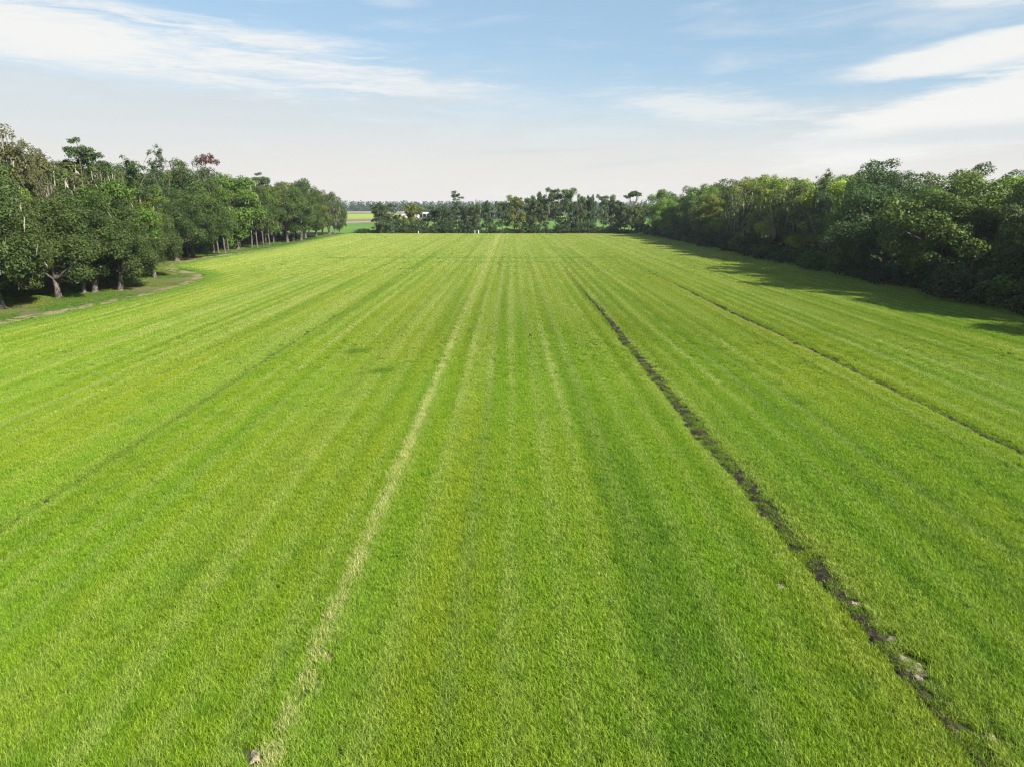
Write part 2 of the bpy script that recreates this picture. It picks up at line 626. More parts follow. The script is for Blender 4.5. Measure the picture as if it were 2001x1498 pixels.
def moss_strips(C, rad, per, rng, length=2.6):
    P = Parts()
    for c, r in zip(C, rad):
        for k in range(per):
            d = unit(rng.normal(size=3) * np.array([1, 1, 0.4]))
            q = c + d * r * (0.75 + 0.4 * rng.rand())
            q[2] -= r * 0.2
            L = length * (0.35 + rng.rand() * 0.9)
            wd = 0.03 + 0.075 * rng.rand()
            a = rng.rand() * pi
            s = np.array([cos(a), sin(a), 0])
            sw = rng.normal(size=3) * 0.12
            pts = [q + s * wd * 0.7, q - s * wd * 0.7]
            m1 = q + sw - UP * L * 0.5
            pts += [m1 - s * wd, m1 + s * wd]
            e = q + sw * 1.5 - UP * L
            pts += [e - s * wd * 0.15, e + s * wd * 0.15]
            P.add(np.array(pts), np.array([[0, 1, 2, 3], [3, 2, 4, 5]]))
    return P


def ellipsoid_clumps(n, ctr, radii, rng, rmin, rmax, lo=0.5, hi=0.98, zmin=-0.75, lump=0.35, flatbot=0.6):
    d = unit(rng.normal(size=(n * 3, 3)))
    d = d[d[:, 2] > zmin][:n]
    k = lo + (hi - lo) * rng.rand(len(d)) ** 0.5
    ph = rng.rand(3) * 9
    ang = np.arctan2(d[:, 1], d[:, 0])
    lumpy = 1 - lump * 0.5 + lump * vnoise(np.cos(ang) * 1.6 + ph[0], np.sin(ang) * 1.6 + d[:, 2] * 1.8 + ph[1])
    z = np.where(d[:, 2] < 0, d[:, 2] * flatbot, d[:, 2])
    C = np.array(ctr) + np.stack([d[:, 0], d[:, 1], z], 1) * (k * lumpy)[:, None] * np.array(radii)
    return C, rmin + (rmax - rmin) * rng.rand(len(C))


def build_kind(kind, seed):
    """unit tree about 16 m tall (its own height is returned too); parts as (name, mesh)"""
    rng = np.random.RandomState(seed)
    wood, moss = Parts(), None
    if kind == 'oak':
        h = 16.0
        rx = 6.6 + rng.rand()
        C, rad = ellipsoid_clumps(62, (0, 0, 7.9), (rx * 1.12, rx * 1.06, 7.6), rng, 1.1, 2.1, 0.55, 0.95, -0.8, 0.55, 0.78)
        C2, r2 = ellipsoid_clumps(26, (0, 0, 8.0), (rx * 0.6, rx * 0.6, 5.0), rng, 1.6, 2.4, 0.2, 0.8)
        C, rad = np.vstack([C, C2]), np.concatenate([rad, r2])
        V, F, T = clump_leaves(C, rad, 165, 0.145, rng)
        fork = np.array([rng.normal() * 0.3, rng.normal() * 0.3, 3.4])
        wood.add(*tube([(0, 0, -0.1), (0.02, 0, 0.5), (fork[0] * 0.4, fork[1] * 0.4, 1.8), fork], [0.66, 0.42, 0.34, 0.30], 9))
        for c in C[rng.permutation(len(C))[:16]]:
            wood.add(*limb(fork - UP * 0.4, c, 0.20, 0.05, rng))
        mC, mr, per, ml = C[:62], rad[:62], 2, 0.9
    elif kind == 'mossy':
        h = 20.0
        C, rad = ellipsoid_clumps(46, (0, 0, 12.0), (5.6, 5.6, 7.6), rng, 1.0, 2.0, 0.35, 0.95, -0.85, 0.5, 0.9)
        V, F, T = clump_leaves(C, rad, 95, 0.17, rng, 0.8)
        fork = np.array([rng.normal() * 0.4, rng.normal() * 0.4, 7.0])
        wood.add(*tube([(0, 0, -0.1), (0, 0, 0.7), fork * 0.5, fork, fork + (0.3, 0.2, 7)], [0.5, 0.36, 0.32, 0.26, 0.08], 8))
        for c in C[rng.permutation(len(C))[:20]]:
            wood.add(*limb(fork + UP * rng.rand() * 3, c, 0.15, 0.04, rng))
        mC, mr, per, ml = C, rad, 9, 2.2
    elif kind == 'gum':
        h = 20.0
        C, rad = ellipsoid_clumps(58, (0, 0, 11.6), (4.6, 4.6, 8.4), rng, 1.1, 2.0, 0.4, 0.93, -0.9, 0.4, 0.85)
        V, F, T = clump_leaves(C, rad, 105, 0.18, rng, 0.8)
        wood.add(*tube([(0, 0, -0.1), (0, 0, 0.6), (0.15, 0.1, 5), (0.2, -0.1, 11), (0.1, 0, 17)], [0.36, 0.26, 0.22, 0.16, 0.05], 8))
        for c in C[rng.permutation(len(C))[:16]]:
            wood.add(*limb((0.15, 0, max(3.5, c[2] * 0.65)), c, 0.10, 0.03, rng))
        mC, mr, per, ml = C, rad, 1, 1.5
    elif kind == 'broad':       # bright soft rounded crown down to the ground
        h = 16.0
        C, rad = ellipsoid_clumps(60, (0, 0, 8.3), (5.8, 5.8, 7.6), rng, 1.2, 2.2, 0.5, 0.92, -0.98, 0.45, 1.0)
        C2, r2 = ellipsoid_clumps(20, (0, 0, 7.5), (3.2, 3.2, 5.0), rng, 1.6, 2.4, 0.2, 0.8)
        C, rad = np.vstack([C, C2]), np.concatenate([rad, r2])
        V, F, T = clump_leaves(C, rad, 105, 0.18, rng)
        wood.add(*tube([(0, 0, -0.1), (0, 0, 0.5), (0.1, 0, 4), (0.2, 0.2, 12)], [0.42, 0.3, 0.26, 0.08], 8))
        for c in C[rng.permutation(len(C))[:14]]:
            wood.add(*limb((0.1, 0, max(2, c[2] * 0.55)), c, 0.12, 0.03, rng))
        mC, mr, per, ml = C[:60], rad[:60], 1, 1.4
    elif kind == 'pine':
        h = 24.0
        C, rad = [], []
        for k in range(46):
            f = rng.rand() ** 0.8
            z = 13.0 + 10.4 * f
            s = 3.7 * max(0.12, 1 - abs(f - 0.62) ** 1.6 * 2.4)
            a = rng.rand() * 2 * pi
            q = rng.rand() ** 0.6
            C.append((cos(a) * s * q, sin(a) * s * q, z - 0.12 * s * q))
            rad.append(0.55 + 0.75 * rng.rand())
        C, rad = np.array(C), np.array(rad)
        V, F, T = clump_leaves(C, rad, 120, 0.18, rng, 0.62, 0.4, 0.15)
        wood.add(*tube([(0, 0, -0.1), (0, 0, 0.6), (0.2, 0.1, 8), (0.1, 0.0, 16), (0, 0, 23)], [0.36, 0.28, 0.23, 0.17, 0.05], 8))
        for c in C[::2]:
            wood.add(*limb((0.1, 0, c[2] - 0.7), c, 0.07, 0.02, rng))
        mC = None
    elif kind == 'flat_pine':
        h = 22.0
        C, rad = ellipsoid_clumps(24, (0.6, 0, 18.5), (5.0, 5.0, 2.2), rng, 0.9, 1.5, 0.4, 1.0, -0.3)
        C[:, 2] += 0.14 * C[:, 0]
        V, F, T = clump_leaves(C, rad, 70, 0.28, rng, 0.5, 0.4, 0.2)
        wood.add(*tube([(0, 0, -0.1), (0, 0, 0.6), (0.2, 0.1, 6), (-0.1, 0.0, 12.5)], [0.34, 0.27, 0.24, 0.2], 8))
        wood.add(*tube([(-0.1, 0, 12.3), (1.4, 0, 15), (2.2, 0.2, 18)], [0.17, 0.14, 0.07], 6))
        wood.add(*tube([(-0.1, 0, 12.3), (-0.9, 0.2, 15), (-1.6, 0.0, 18.4)], [0.17, 0.14, 0.07], 6))
        for c in C[::2]:
            wood.add(*limb((1.4 if c[0] > 0.5 else -0.9, 0, 15.2), c, 0.1, 0.03, rng))
        mC = None
    elif kind == 'thin':        # half bare tree standing above the others
        h = 24.0
        C, rad = [], []
        fork = np.array([0, 0, 9.0])
        wood.add(*tube([(0, 0, -0.1), (0, 0, 0.6), (0.2, 0.1, 5), fork], [0.34, 0.26, 0.22, 0.18], 8))
        for k in range(4):
            a = k * 1.7 + rng.rand() * 1.2
            tip = np.array([cos(a) * (0.8 + 2.6 * rng.rand()), sin(a) * (0.8 + 2.6 * rng.rand()), 16.5 + 6.6 * rng.rand()])
            wood.add(*limb(fork - UP * 0.3, tip, 0.11, 0.03, rng, 8, 0.1))
            for q in range(9):
                f = 0.35 + 0.65 * rng.rand() ** 0.8
                b = fork + (tip - fork) * f
                e = b + rng.normal(size=3) * np.array([1.3, 1.3, 0.7]) + UP * 0.4
                wood.add(*limb(b, e, 0.035, 0.012, rng, 4))
                if rng.rand() < 0.85:
                    for m in (0.35, 0.7, 1.0):
                        C.append(b + (e - b) * m + rng.normal(size=3) * 0.35)
                        rad.append(0.4 + 0.5 * rng.rand())
            C.append(tip)
            rad.append(0.5 + 0.4 * rng.rand())
        for k in range(16):
            C.append((rng.normal() * 1.7, rng.normal() * 1.7, 7 + 7 * rng.rand()))
            rad.append(0.8 + 0.7 * rng.rand())
        C, rad = np.array(C), np.array(rad)
        V, F, T = clump_leaves(C, rad, 80, 0.16, rng, 0.75, 0.2, 0.1)
        mC, mr, per, ml = C[-16:], rad[-16:], 4, 1.8
    elif kind == 'hedge':       # loose many-limbed hedgerow tree with gaps
        h = 18.0
        C, rad = [], []
        nst = 2 + rng.randint(2)
        for s in range(nst):
            bx = (s - (nst - 1) / 2) * 1.6
            top = np.array([bx * 2.2 + rng.normal() * 0.8, rng.normal() * 1.0, 15 + 2 * rng.rand()])
            wood.add(*limb((bx, 0, -0.1), top, 0.24, 0.06, rng, 9, 0.04))
            for k in range(34):
                f = 0.14 + 0.84 * rng.rand() ** 0.75
                b = np.array([bx, 0, 0]) + (top - np.array([bx, 0, 0])) * f
                wd = 2.4 * (1.15 - f * 0.6)
                e = b + np.array([rng.normal() * wd, rng.normal() * wd, rng.rand() * 1.6])
                wood.add(*limb(b, e, 0.08, 0.03, rng, 4))
                C.append(e)
                rad.append(0.7 + 1.0 * rng.rand())
            C.append(top)
            rad.append(1.0)
        C, rad = np.array(C), np.array(rad)
        V, F, T = clump_leaves(C, rad, 105, 0.23, rng, 0.85, 0.2, 0.2)
        mC, mr, per, ml = C, rad, 1, 1.6
    elif kind == 'bush':
        h = 5.0
        C, rad = ellipsoid_clumps(34, (0, 0, 1.9), (2.6, 2.6, 2.7), rng, 0.6, 1.15, 0.4, 1.0, -0.7, 0.6, 0.65)
        V, F, T = clump_leaves(C, rad, 120, 0.17, rng, 0.85)
        for c in C[::5]:
            wood.add(*limb((rng.normal() * 0.25, rng.normal() * 0.25, -0.05), c, 0.05, 0.015, rng, 5))
        mC = None
    V[:, 2] = np.maximum(V[:, 2], 0.03)
    crown = mesh_from(kind + '_crown', V, F, LEAF, {'tint': ('FACE', T)})
    parts = [('trunk' if kind != 'bush' else 'stems', wood.mesh(kind + '_trunk', BARK, True)), ('crown' if kind != 'bush' else 'foliage', crown)]
    if mC is not None and per > 0:
        parts.append(('hanging_moss', moss_strips(mC, mr, per, rng, ml).mesh(kind + '_moss', MOSS)))
    return h, parts


PROTO = {}
for kind, n in (('oak', 4), ('mossy', 3), ('gum', 3), ('broad', 4), ('pine', 2), ('flat_pine', 1), ('thin', 2), ('hedge', 4), ('bush', 4)):
    PROTO[kind] = [build_kind(kind, 100 + 17 * i + len(kind)) for i in range(n)]
FIRST = {}
NAME = {'oak': 'oak_tree', 'mossy': 'mossy_tree', 'gum': 'gum_tree', 'broad': 'broadleaf_tree', 'pine': 'pine_tree',
        'flat_pine': 'pine_tree', 'thin': 'sparse_tree', 'hedge': 'hedgerow_tree', 'bush': 'bush'}
rt = random.Random(11)
COUNT = {}


def plant(kind, x, y, h, wide=1.0, color=(0.05, 0.085, 0.02), label='', group='', moss=True, rot=None, variant=None):
    """copies a prototype (root, parts) and sets it at a point"""
    COUNT[kind] = COUNT.get(kind, 0) + 1
    i = (COUNT[kind] if variant is None else variant) % len(PROTO[kind])
    h0, parts = PROTO[kind][i]
    key = (kind, i)
    if key not in FIRST:
        root = bpy.data.objects.new(NAME[kind], None)
        root.empty_display_size = 0.5
        kids = [bpy.data.objects.new(pn, me) for pn, me in parts]
        FIRST[key] = (root, kids)
    root0, kids0 = FIRST[key]
    s = h / h0
    r = root0.copy()
    COL.objects.link(r)
    r.location = (x, y, 0.0)
    r.rotation_euler = (0, 0, rt.uniform(0, 2 * pi) if rot is None else rot)
    r.scale = (s * wide, s * wide, s)
    r['label'] = label
    r['category'] = 'bush' if kind == 'bush' else 'tree'
    if group:
        r['group'] = group
    for k in kids0:
        if k.name.startswith('hanging_moss') and not moss:
            continue
        c = k.copy()
        COL.objects.link(c)
        c.parent = r
        if k.name.startswith('hanging_moss'):
            c['kind'] = 'stuff'
        if k.name.startswith(('crown', 'foliage')):
            j = rt.uniform(0.85, 1.18)
            c.color = (color[0] * j * rt.uniform(0.92, 1.1), color[1] * j, color[2] * j, 1)
    return r


ORD = ['first', 'second', 'third', 'fourth', 'fifth', 'sixth', 'seventh', 'eighth', 'ninth', 'tenth', 'eleventh', 'twelfth', 'thirteenth',
       'fourteenth', 'fifteenth', 'sixteenth', 'seventeenth', 'eighteenth', 'nineteenth', 'twentieth', 'twenty-first', 'twenty-second',
       'twenty-third', 'twenty-fourth', 'twenty-fifth', 'twenty-sixth', 'twenty-seventh', 'twenty-eighth', 'twenty-ninth', 'thirtieth',
       'thirty-first', 'thirty-second', 'thirty-third', 'thirty-fourth', 'thirty-fifth', 'thirty-sixth', 'thirty-seventh', 'thirty-eighth',
       'thirty-ninth', 'fortieth'] + ['forty-' + s for s in ('first', 'second', 'third', 'fourth', 'fifth', 'sixth', 'seventh', 'eighth', 'ninth')] + \
      ['fiftieth'] + ['fifty-' + s for s in ('first', 'second', 'third', 'fourth', 'fifth', 'sixth', 'seventh', 'eighth', 'ninth')]


def depth(y):
    return y * cos(PITCH) + H * sin(PITCH)


def height_to(py, y):
    """height that reaches photo row py at ground distance y"""
    u = 749 - py
    k = (u * cos(PITCH) - FPX * sin(PITCH)) / (FPX * cos(PITCH) + u * sin(PITCH))
    return H + k * y


def x_at(px, y, z=10.0):
    zc = y * cos(PITCH) - (z - H) * sin(PITCH)
    return (px - 1000.5) / FPX * zc


OAK = (0.052, 0.082, 0.025)
OAKD = (0.043, 0.070, 0.022)
FRESH = (0.064, 0.112, 0.020)
OLIVE = (0.088, 0.112, 0.022)
LIME = (0.135, 0.185, 0.024)
DEEP = (0.042, 0.070, 0.029)
PINE = (0.042, 0.078, 0.026)
GREYG = (0.078, 0.092, 0.042)

taken = []

# --- front row of the left grove, nearest first: base pixel, height, crown width factor, kind, colour
front = [
    (6, 603, 14.0, 0.95, 'oak', OAK, 'at the picture edge with a thick dark trunk'),
    (116, 583, 16.0, 1.05, 'oak', OAK, 'with a broad round crown over a short dark trunk'),
    (165, 573, 14.5, 0.85, 'oak', OAKD, 'with a stout trunk close to a leaning neighbour'),
    (187, 572, 17.0, 0.95, 'oak', OAK, 'with a thick leaning trunk in deep shade'),
    (236, 568, 15.5, 0.90, 'oak', OAKD, 'with several dark stems rising from one base'),
    (303, 543, 14.0, 0.85, 'oak', OAKD, 'with a pale trunk inside the bend of the track'),
    (346, 511, 18.5, 1.10, 'oak', OAKD, 'with low foliage nearly touching the dirt track'),
    (378, 503, 19.5, 1.10, 'oak', OAK, 'with low foliage just past the bend of the track'),
    (411, 487, 20.0, 0.90, 'oak', OAK, 'with a pale trunk set back from the track'),
    (427, 494, 21.0, 1.00, 'gum', FRESH, 'with a tall pinkish trunk beside the track'),
    (440, 494, 18.5, 1.00, 'gum', FRESH, 'with a flared pale trunk beside the track'),
    (470, 486, 19.0, 1.00, 'gum', FRESH, 'with a slim white trunk standing apart'),
    (493, 485, 22.0, 0.90, 'gum', OLIVE, 'with the tallest bare white trunk'),
    (503, 485, 21.0, 0.85, 'gum', OAK, 'with a straight pale trunk next to a taller one'),
    (515, 481, 20.0, 0.85, 'gum', OAKD, 'with a slim shaded trunk in a close group'),
    (527, 480, 19.0, 0.90, 'gum', FRESH, 'with bright low leaves in a close group'),
    (535, 475, 21.0, 1.00, 'gum', OLIVE, 'with a pale sunlit trunk foot'),
    (562, 474, 22.5, 0.90, 'oak', OAK, 'with a heavy dark crown'),
    (574, 473, 22.0, 0.85, 'oak', FRESH, 'with a brighter green crown'),
    (589, 470, 23.0, 0.85, 'oak', OAKD, 'with a slim dark trunk'),
    (604, 463, 22.0, 0.85, 'oak', OLIVE, 'with a slanting pale trunk'),
    (618, 463, 21.0, 0.85, 'oak', OAK, 'with two stems at its foot'),
    (630, 459, 21.0, 0.80, 'oak', OAK, 'with a dense crown near the far end'),
    (643, 457.5, 20.0, 0.80, 'oak', OAKD, 'with twin pale trunks near the far end'),
    (654, 457, 18.5, 0.70, 'oak', OAK, 'with foliage to the ground near the far end'),
    (664, 456.5, 15.5, 0.62, 'broad', OAKD, 'lowest tree closing off the far end'),
]
for i, (px, py, h, wd, kind, c, what) in enumerate(front):
    x, y = at(px, py)
    word = 'oak' if kind == 'oak' else 'tree'
    tail = 'left grove front tree' if len(what.split()) > 9 else 'front tree of the left grove'
    plant(kind, x, y, h, wd, tuple(v * 0.9 for v in c), '%s %s %s' % (ORD[i], tail, what), 'trees along the front of the left grove', moss=(i > 10 and i % 3 == 0))
    taken.append((x, y, 6.0))

# --- trees that make the skyline of the left grove: top pixel, distance
tops = [
    (14, 252, 122, 'mossy', GREYG, 1.0, 'tall grey-green tree hung with moss at the left picture edge'),
    (52, 258, 118, 'thin', GREYG, 0.6, 'thin half bare tree rising just inside the left picture edge'),
    (95, 285, 128, 'mossy', GREYG, 1.1, 'grey mossy tree between the thin tree and the twin pines'),
    (60, 330, 120, 'mossy', GREYG, 0.8, 'shorter tree veiled in pale moss below the leftmost skyline'),
    (148, 266, 135, 'pine', PINE, 0.8, 'tall dark pine, left of the twin pines above the left grove'),
    (183, 286, 137, 'pine', PINE, 0.75, 'shorter dark pine, right of the twin pines above the left grove'),
    (258, 262, 140, 'thin', DEEP, 0.9, 'tallest sparse tree with open limbs above the left grove'),
    (300, 278, 143, 'thin', DEEP, 0.7, 'smaller sparse tree with open limbs right of the tallest one'),
    (345, 318, 150, 'gum', OAK, 1.0, 'round topped tree between the sparse trees and the reddish crown'),
    (400, 312, 170, 'mossy', OAK, 0.8, 'tree with a reddish brown top above the left grove'),
    (450, 330, 185, 'broad', FRESH, 1.0, 'rounded bright green crown right of the reddish tree'),
    (507, 336, 215, 'pine', PINE, 1.0, 'dark layered pine top in the middle of the left skyline'),
    (545, 355, 230, 'gum', OLIVE, 1.0, 'olive crown right of the layered pine top'),
    (585, 351, 262, 'gum', OAKD, 1.1, 'highest dark crown toward the far end of the left grove'),
    (612, 360, 275, 'mossy', OAK, 1.0, 'open dark crown next to the highest far crown of the grove'),
    (640, 371, 290, 'mossy', OAK, 0.9, 'last open crown on the left skyline before the fields'),
    (200, 345, 122, 'broad', FRESH, 1.0, 'bright green bushy crown below the twin pines'),
    (275, 372, 125, 'gum', OLIVE, 1.1, 'olive crown in the middle of the left grove face'),
    (20, 350, 112, 'gum', FRESH, 0.7, 'fresh green crown low at the left picture edge'),
    (432, 352, 190, 'thin', GREYG, 1.0, 'tree showing white bare limbs in the left grove'),
]
for px, py, y, kind, c, wd, lab in tops:
    while x_at(px, y) > left_edge(y) - 12 and y < 330:
        y += 3
    h = height_to(py, y)
    x = x_at(px, y, h)
    o = plant(kind, x, y, h, wd, c, lab, 'skyline trees of the left grove', moss=True)
    if 'reddish' in lab and 'brown top' in lab:
        rg = np.random.RandomState(77)
        V, F, T = clump_leaves(np.stack([1.2 + rg.normal(size=16) * 1.5, -0.6 + rg.normal(size=16) * 1.2, 19.0 + rg.rand(16) * 1.6], 1), 0.5 + 0.5 * rg.rand(16), 95, 0.17, rg)
        red = link('withered_top', mesh_from('withered_top', V, F, LEAF, {'tint': ('FACE', T)}), o, label='reddish brown leaves at the very top')
        red.color = (0.085, 0.042, 0.034, 1)
        o.rotation_euler = (0, 0, 0.2)
    taken.append((x, y, 5.0))

# --- the rest of the left grove
SIL_L = np.array([(-400, 250), (0, 268), (60, 292), (120, 305), (200, 318), (330, 330), (440, 336), (500, 352), (560, 362), (620, 376), (672, 402)])
fill = 0
FRONT_PX = [f[0] for f in front]
INSIDE = {}
for k in range(4000):
    y = rt.uniform(84, 322)
    x = left_edge(y) - rt.uniform(6, 44)
    zc = depth(y)
    px = 1000.5 + FPX * x / zc
    if px < -130 or px > 655 or (y < 120 and left_edge(y) - x < 12):
        continue
    if min(math.hypot(x - a, y - b) for a, b in TRACK) < 7 or (118 < y < 180 and left_edge(y) - x < 13):
        continue
    if any((x - a) ** 2 + (y - b) ** 2 < (4.9 + 0.006 * y) ** 2 for a, b, r in taken):
        continue
    dx = left_edge(y) - x
    hmax = height_to(np.interp(px, SIL_L[:, 0], SIL_L[:, 1]) + rt.uniform(0, 16), y)
    h = min(hmax, rt.uniform(15, 19) + 0.22 * dx)
    kind = rt.choice(['oak', 'oak', 'gum', 'mossy', 'broad'])
    gc = rt.choice([OAK, OAKD, OAK, OLIVE, FRESH])
    if y < 135:
        kind, gc = rt.choice(['oak', 'mossy', 'oak']), rt.choice([OAK, OAKD])
    o = plant(kind, x, y, h, rt.uniform(0.85, 1.05), gc,
          '', 'trees inside the left grove', moss=(kind == 'mossy' or rt.random() < 0.3))
    j = min(range(len(FRONT_PX)), key=lambda q: abs(FRONT_PX[q] - px))
    INSIDE.setdefault(j, []).append((y, o, {OAK: 'grey-green', OAKD: 'dark', OLIVE: 'olive', FRESH: 'fresh green'}[gc], kind))
    taken.append((x, y, 5))
    fill += 1
    if fill > 160:
        break
for j, lst in INSIDE.items():
    lst.sort(key=lambda q: q[0])
    for q, (y, o, cn, kind) in enumerate(lst):
        o['label'] = '%s %scrown, %s one back behind the %s front tree of the left grove' % (cn, 'mossy ' if kind == 'mossy' else '', ORD[q], ORD[j])

# --- wood along the right side
SIL_R = np.array([(1200, 400), (1245, 392), (1258, 372), (1280, 364), (1340, 376), (1400, 362), (1440, 357), (1470, 341), (1510, 343), (1555, 352),
                  (1600, 340), (1640, 342), (1665, 335), (1690, 320), (1740, 322), (1780, 330), (1850, 326), (1900, 337), (2001, 332), (2200, 320)])
RT = []
y = 64.0
while y < 342:
    RT.append((y, 73.0 + rt.uniform(-2.5, 3.0), 0))
    y += rt.uniform(6.5, 12.0)
y = 80.0
while y < 348:
    RT.append((y, 82.0 + rt.uniform(-2.5, 2.5), 1))
    y += rt.uniform(8.5, 12.5)
y = 190.0
while y < 350:
    RT.append((y, 93 + rt.uniform(-3, 3), 2))
    y += rt.uniform(14.0, 18.0)
cnt = [0, 0, 0]
for y, x, row in RT:
    px = 1000.5 + FPX * x / depth(y)
    top = np.interp(px, SIL_R[:, 0], SIL_R[:, 1]) + (rt.choice([rt.uniform(-2, 16), rt.uniform(14, 52)]) if row == 0 else rt.uniform(-9, 8))
    h = max(11.0, height_to(top, y))
    mossy_zone = 1380 < px < 1660
    if row == 0:
        kind = rt.choice(['mossy', 'mossy', 'mossy', 'oak']) if mossy_zone else rt.choice(['broad', 'gum', 'oak', 'gum', 'mossy'])
    else:
        kind = rt.choice(['oak', 'mossy', 'gum', 'broad'])
    c = rt.choice([FRESH, OLIVE, DEEP, OAK, OAK, LIME] if 1380 < px < 1660 else [FRESH, DEEP, OAK, DEEP, OAKD, OAK])
    cn = {FRESH: 'fresh green', OLIVE: 'olive green', DEEP: 'deep green', OAK: 'grey-green', OAKD: 'dark green', LIME: 'yellow-green'}[c]
    n = cnt[row]
    cnt[row] += 1
    where = "%s from the near end in the right wood's %s row" % (ORD[n], ('front', 'second', 'back')[row])
    lab = ('%s%s tree, ' % ('mossy ' if kind == 'mossy' else '', cn)) + where
    plant(kind, x, y, h, rt.uniform(0.85, 1.2), tuple(v * 1.32 for v in c), lab, 'trees of the right wood', moss=(mossy_zone or rt.random() < 0.25))
# bare twigs over the right skyline
for px, py, y, lab in [(1612, 327, 140, 'thin bare tree draped with moss above the right wood'),
                       (1850, 319, 128, 'sparse twiggy top rising above the right wood')]:
    while x_at(px, y) < 76:
        y += 3
    h = height_to(py, y)
    plant('thin', x_at(px, y, h), y, h, 0.8, GREYG, lab, 'sparse trees above the right wood')
n = 0
y = 60.0
while y < 345:
    x = 68.2 + rt.uniform(-1.1, 1.6)
    hh = rt.uniform(3.2, 6.8)
    plant('bush', x, y, hh, rt.uniform(1.0, 1.45), rt.choice([DEEP, DEEP, FRESH, OAKD]),
          ('%s bush, ' % ('tall' if hh > 5 else 'low')) + '%s from the near end along the foot of the right wood' % ORD[n % len(ORD)],
          'bushes along the foot of the right wood')
    n += 1
    y += rt.uniform(3.6, 5.6) * (1 + 0.0012 * y)

# --- hedgerow across the far end: centre pixel, top pixel, width in pixels
hedge = [
    (745, 397, 46, 'hedge', OAK, 'rounded hedgerow tree, first from the left at the far end'),
    (775, 418, 22, 'hedge', DEEP, 'small hedgerow tree right of the first one'),
    (802, 393, 42, 'hedge', OLIVE, 'open hedgerow tree in front of the white roofed barn'),
    (828, 425, 22, 'hedge', DEEP, 'low thin hedgerow tree just right of the barn'),
    (856, 402, 38, 'hedge', DEEP, 'dark hedgerow tree left of the tall lone pine'),
    (890, 369, 27, 'pine', PINE, 'tall lone pine rising from the middle of the hedgerow'),
    (880, 401, 34, 'hedge', DEEP, 'dark hedgerow tree around the foot of the lone pine'),
    (908, 399, 32, 'hedge', OAKD, 'hedgerow tree just right of the lone pine'),
    (928, 400, 30, 'hedge', OAK, 'hedgerow tree behind the white posts'),
    (950, 392, 22, 'hedge', DEEP, 'narrow dark hedgerow tree left of the far house'),
    (985, 391, 30, 'hedge', DEEP, 'dark hedgerow tree right of the far house'),
    (1008, 377, 42, 'hedge', OLIVE, 'large ragged hedgerow tree, tallest left of the middle clump'),
    (1036, 384, 34, 'hedge', OAK, 'hedgerow tree with hanging twigs beside the large ragged one'),
    (1062, 375, 32, 'hedge', OAK, 'upright hedgerow tree left of the tallest spreading crown'),
    (1098, 363, 50, 'hedge', OAKD, 'tallest spreading crown in the hedgerow'),
    (1124, 388, 28, 'hedge', DEEP, 'lower hedgerow tree right of the tallest spreading crown'),
    (1140, 381, 24, 'hedge', OAK, 'slim hedgerow tree, left one of a close pair'),
    (1155, 380, 16, 'hedge', DEEP, 'narrow column of leaves, right one of a close pair'),
    (1187, 377, 34, 'hedge', OAK, 'forked hedgerow tree with a pointed top'),
    (1208, 388, 30, 'hedge', OAKD, 'rounded hedgerow tree beside the forked one'),
    (1238, 370, 40, 'flat_pine', PINE, 'flat topped pine with bare forked limbs at the hedgerow end'),
    (1226, 400, 34, 'hedge', OAK, 'bushy hedgerow tree under the flat topped pine'),
    (1250, 398, 30, 'hedge', OLIVE, 'last hedgerow tree joining the right wood'),
]
W0 = {'hedge': 9.5, 'pine': 7.6, 'flat_pine': 11.0}
H0 = {'hedge': 18.0, 'pine': 24.0, 'flat_pine': 22.0}
for i, (px, py, wpx, kind, c, lab) in enumerate(hedge):
    y = 356 + rt.uniform(-1, 4)
    h = height_to(py, y)
    wm = wpx / FPX * depth(y)
    wide = wm / (W0[kind] * h / H0[kind])
    plant(kind, x_at(px, y, h), y, h, wide, tuple(v * 1.05 for v in c), lab, 'hedgerow trees across the far end', rot=(0.0 if kind == 'flat_pine' else None))
n = 0
for px in np.arange(706, 1262, 9.5):
    if 716 < px < 727 or 772 < px < 776:
        continue
    py = {0: 446}.get(n, rt.choice([441, 445, 435, 448, 428, 447, 450]))
    if px < 735 and n > 0:
        py = 448
    y = 355 + rt.uniform(-1.5, 2.5)
    h = height_to(py, y)
    plant('bush', x_at(px, y, 2), y, h, rt.uniform(0.9, 1.3) * max(0.8, 4.2 / h), rt.choice([DEEP, DEEP, OAKD]),
          'dark bush, %s from the left along the foot of the far hedgerow' % ORD[n], 'bushes along the foot of the far hedgerow')
    n += 1


# undergrowth closing the foot of the hedgerow and of the right wood
def undergrowth(name, pts, size, label, seed, color):
    rng = np.random.RandomState(seed)
    C = np.array([(x + rng.normal() * sx, y + rng.normal() * sy, h * (0.25 + 0.6 * rng.rand())) for x, y, h, sx, sy in pts])
    rad = np.array([h * (0.35 + 0.3 * rng.rand()) for x, y, h, sx, sy in pts])
    V, F, T = clump_leaves(C, rad, 9 / size ** 2 * 0.16, size, rng)
    V[:, 2] = np.maximum(V[:, 2], 0.02)
    o = link(name, mesh_from(name, V, F, LEAF, {'tint': ('FACE', T)}), kind='stuff', label=label)
    o.color = (*color, 1)


undergrowth('undergrowth', [(x_at(px, 355, 1), 355.5, 2.0, 0.6, 0.8) for px in np.arange(690, 1260, 2.2)], 0.34,
            'low dark undergrowth along the foot of the far hedgerow', 5, DEEP)
undergrowth('undergrowth', [(75 + rt.uniform(-3, 10), y, rt.uniform(2.5, 5), 1.5, 0.8) for y in np.arange(62, 350, 1.4)], 0.34,
            'dark undergrowth filling the right wood behind its bushes', 6, DEEP)

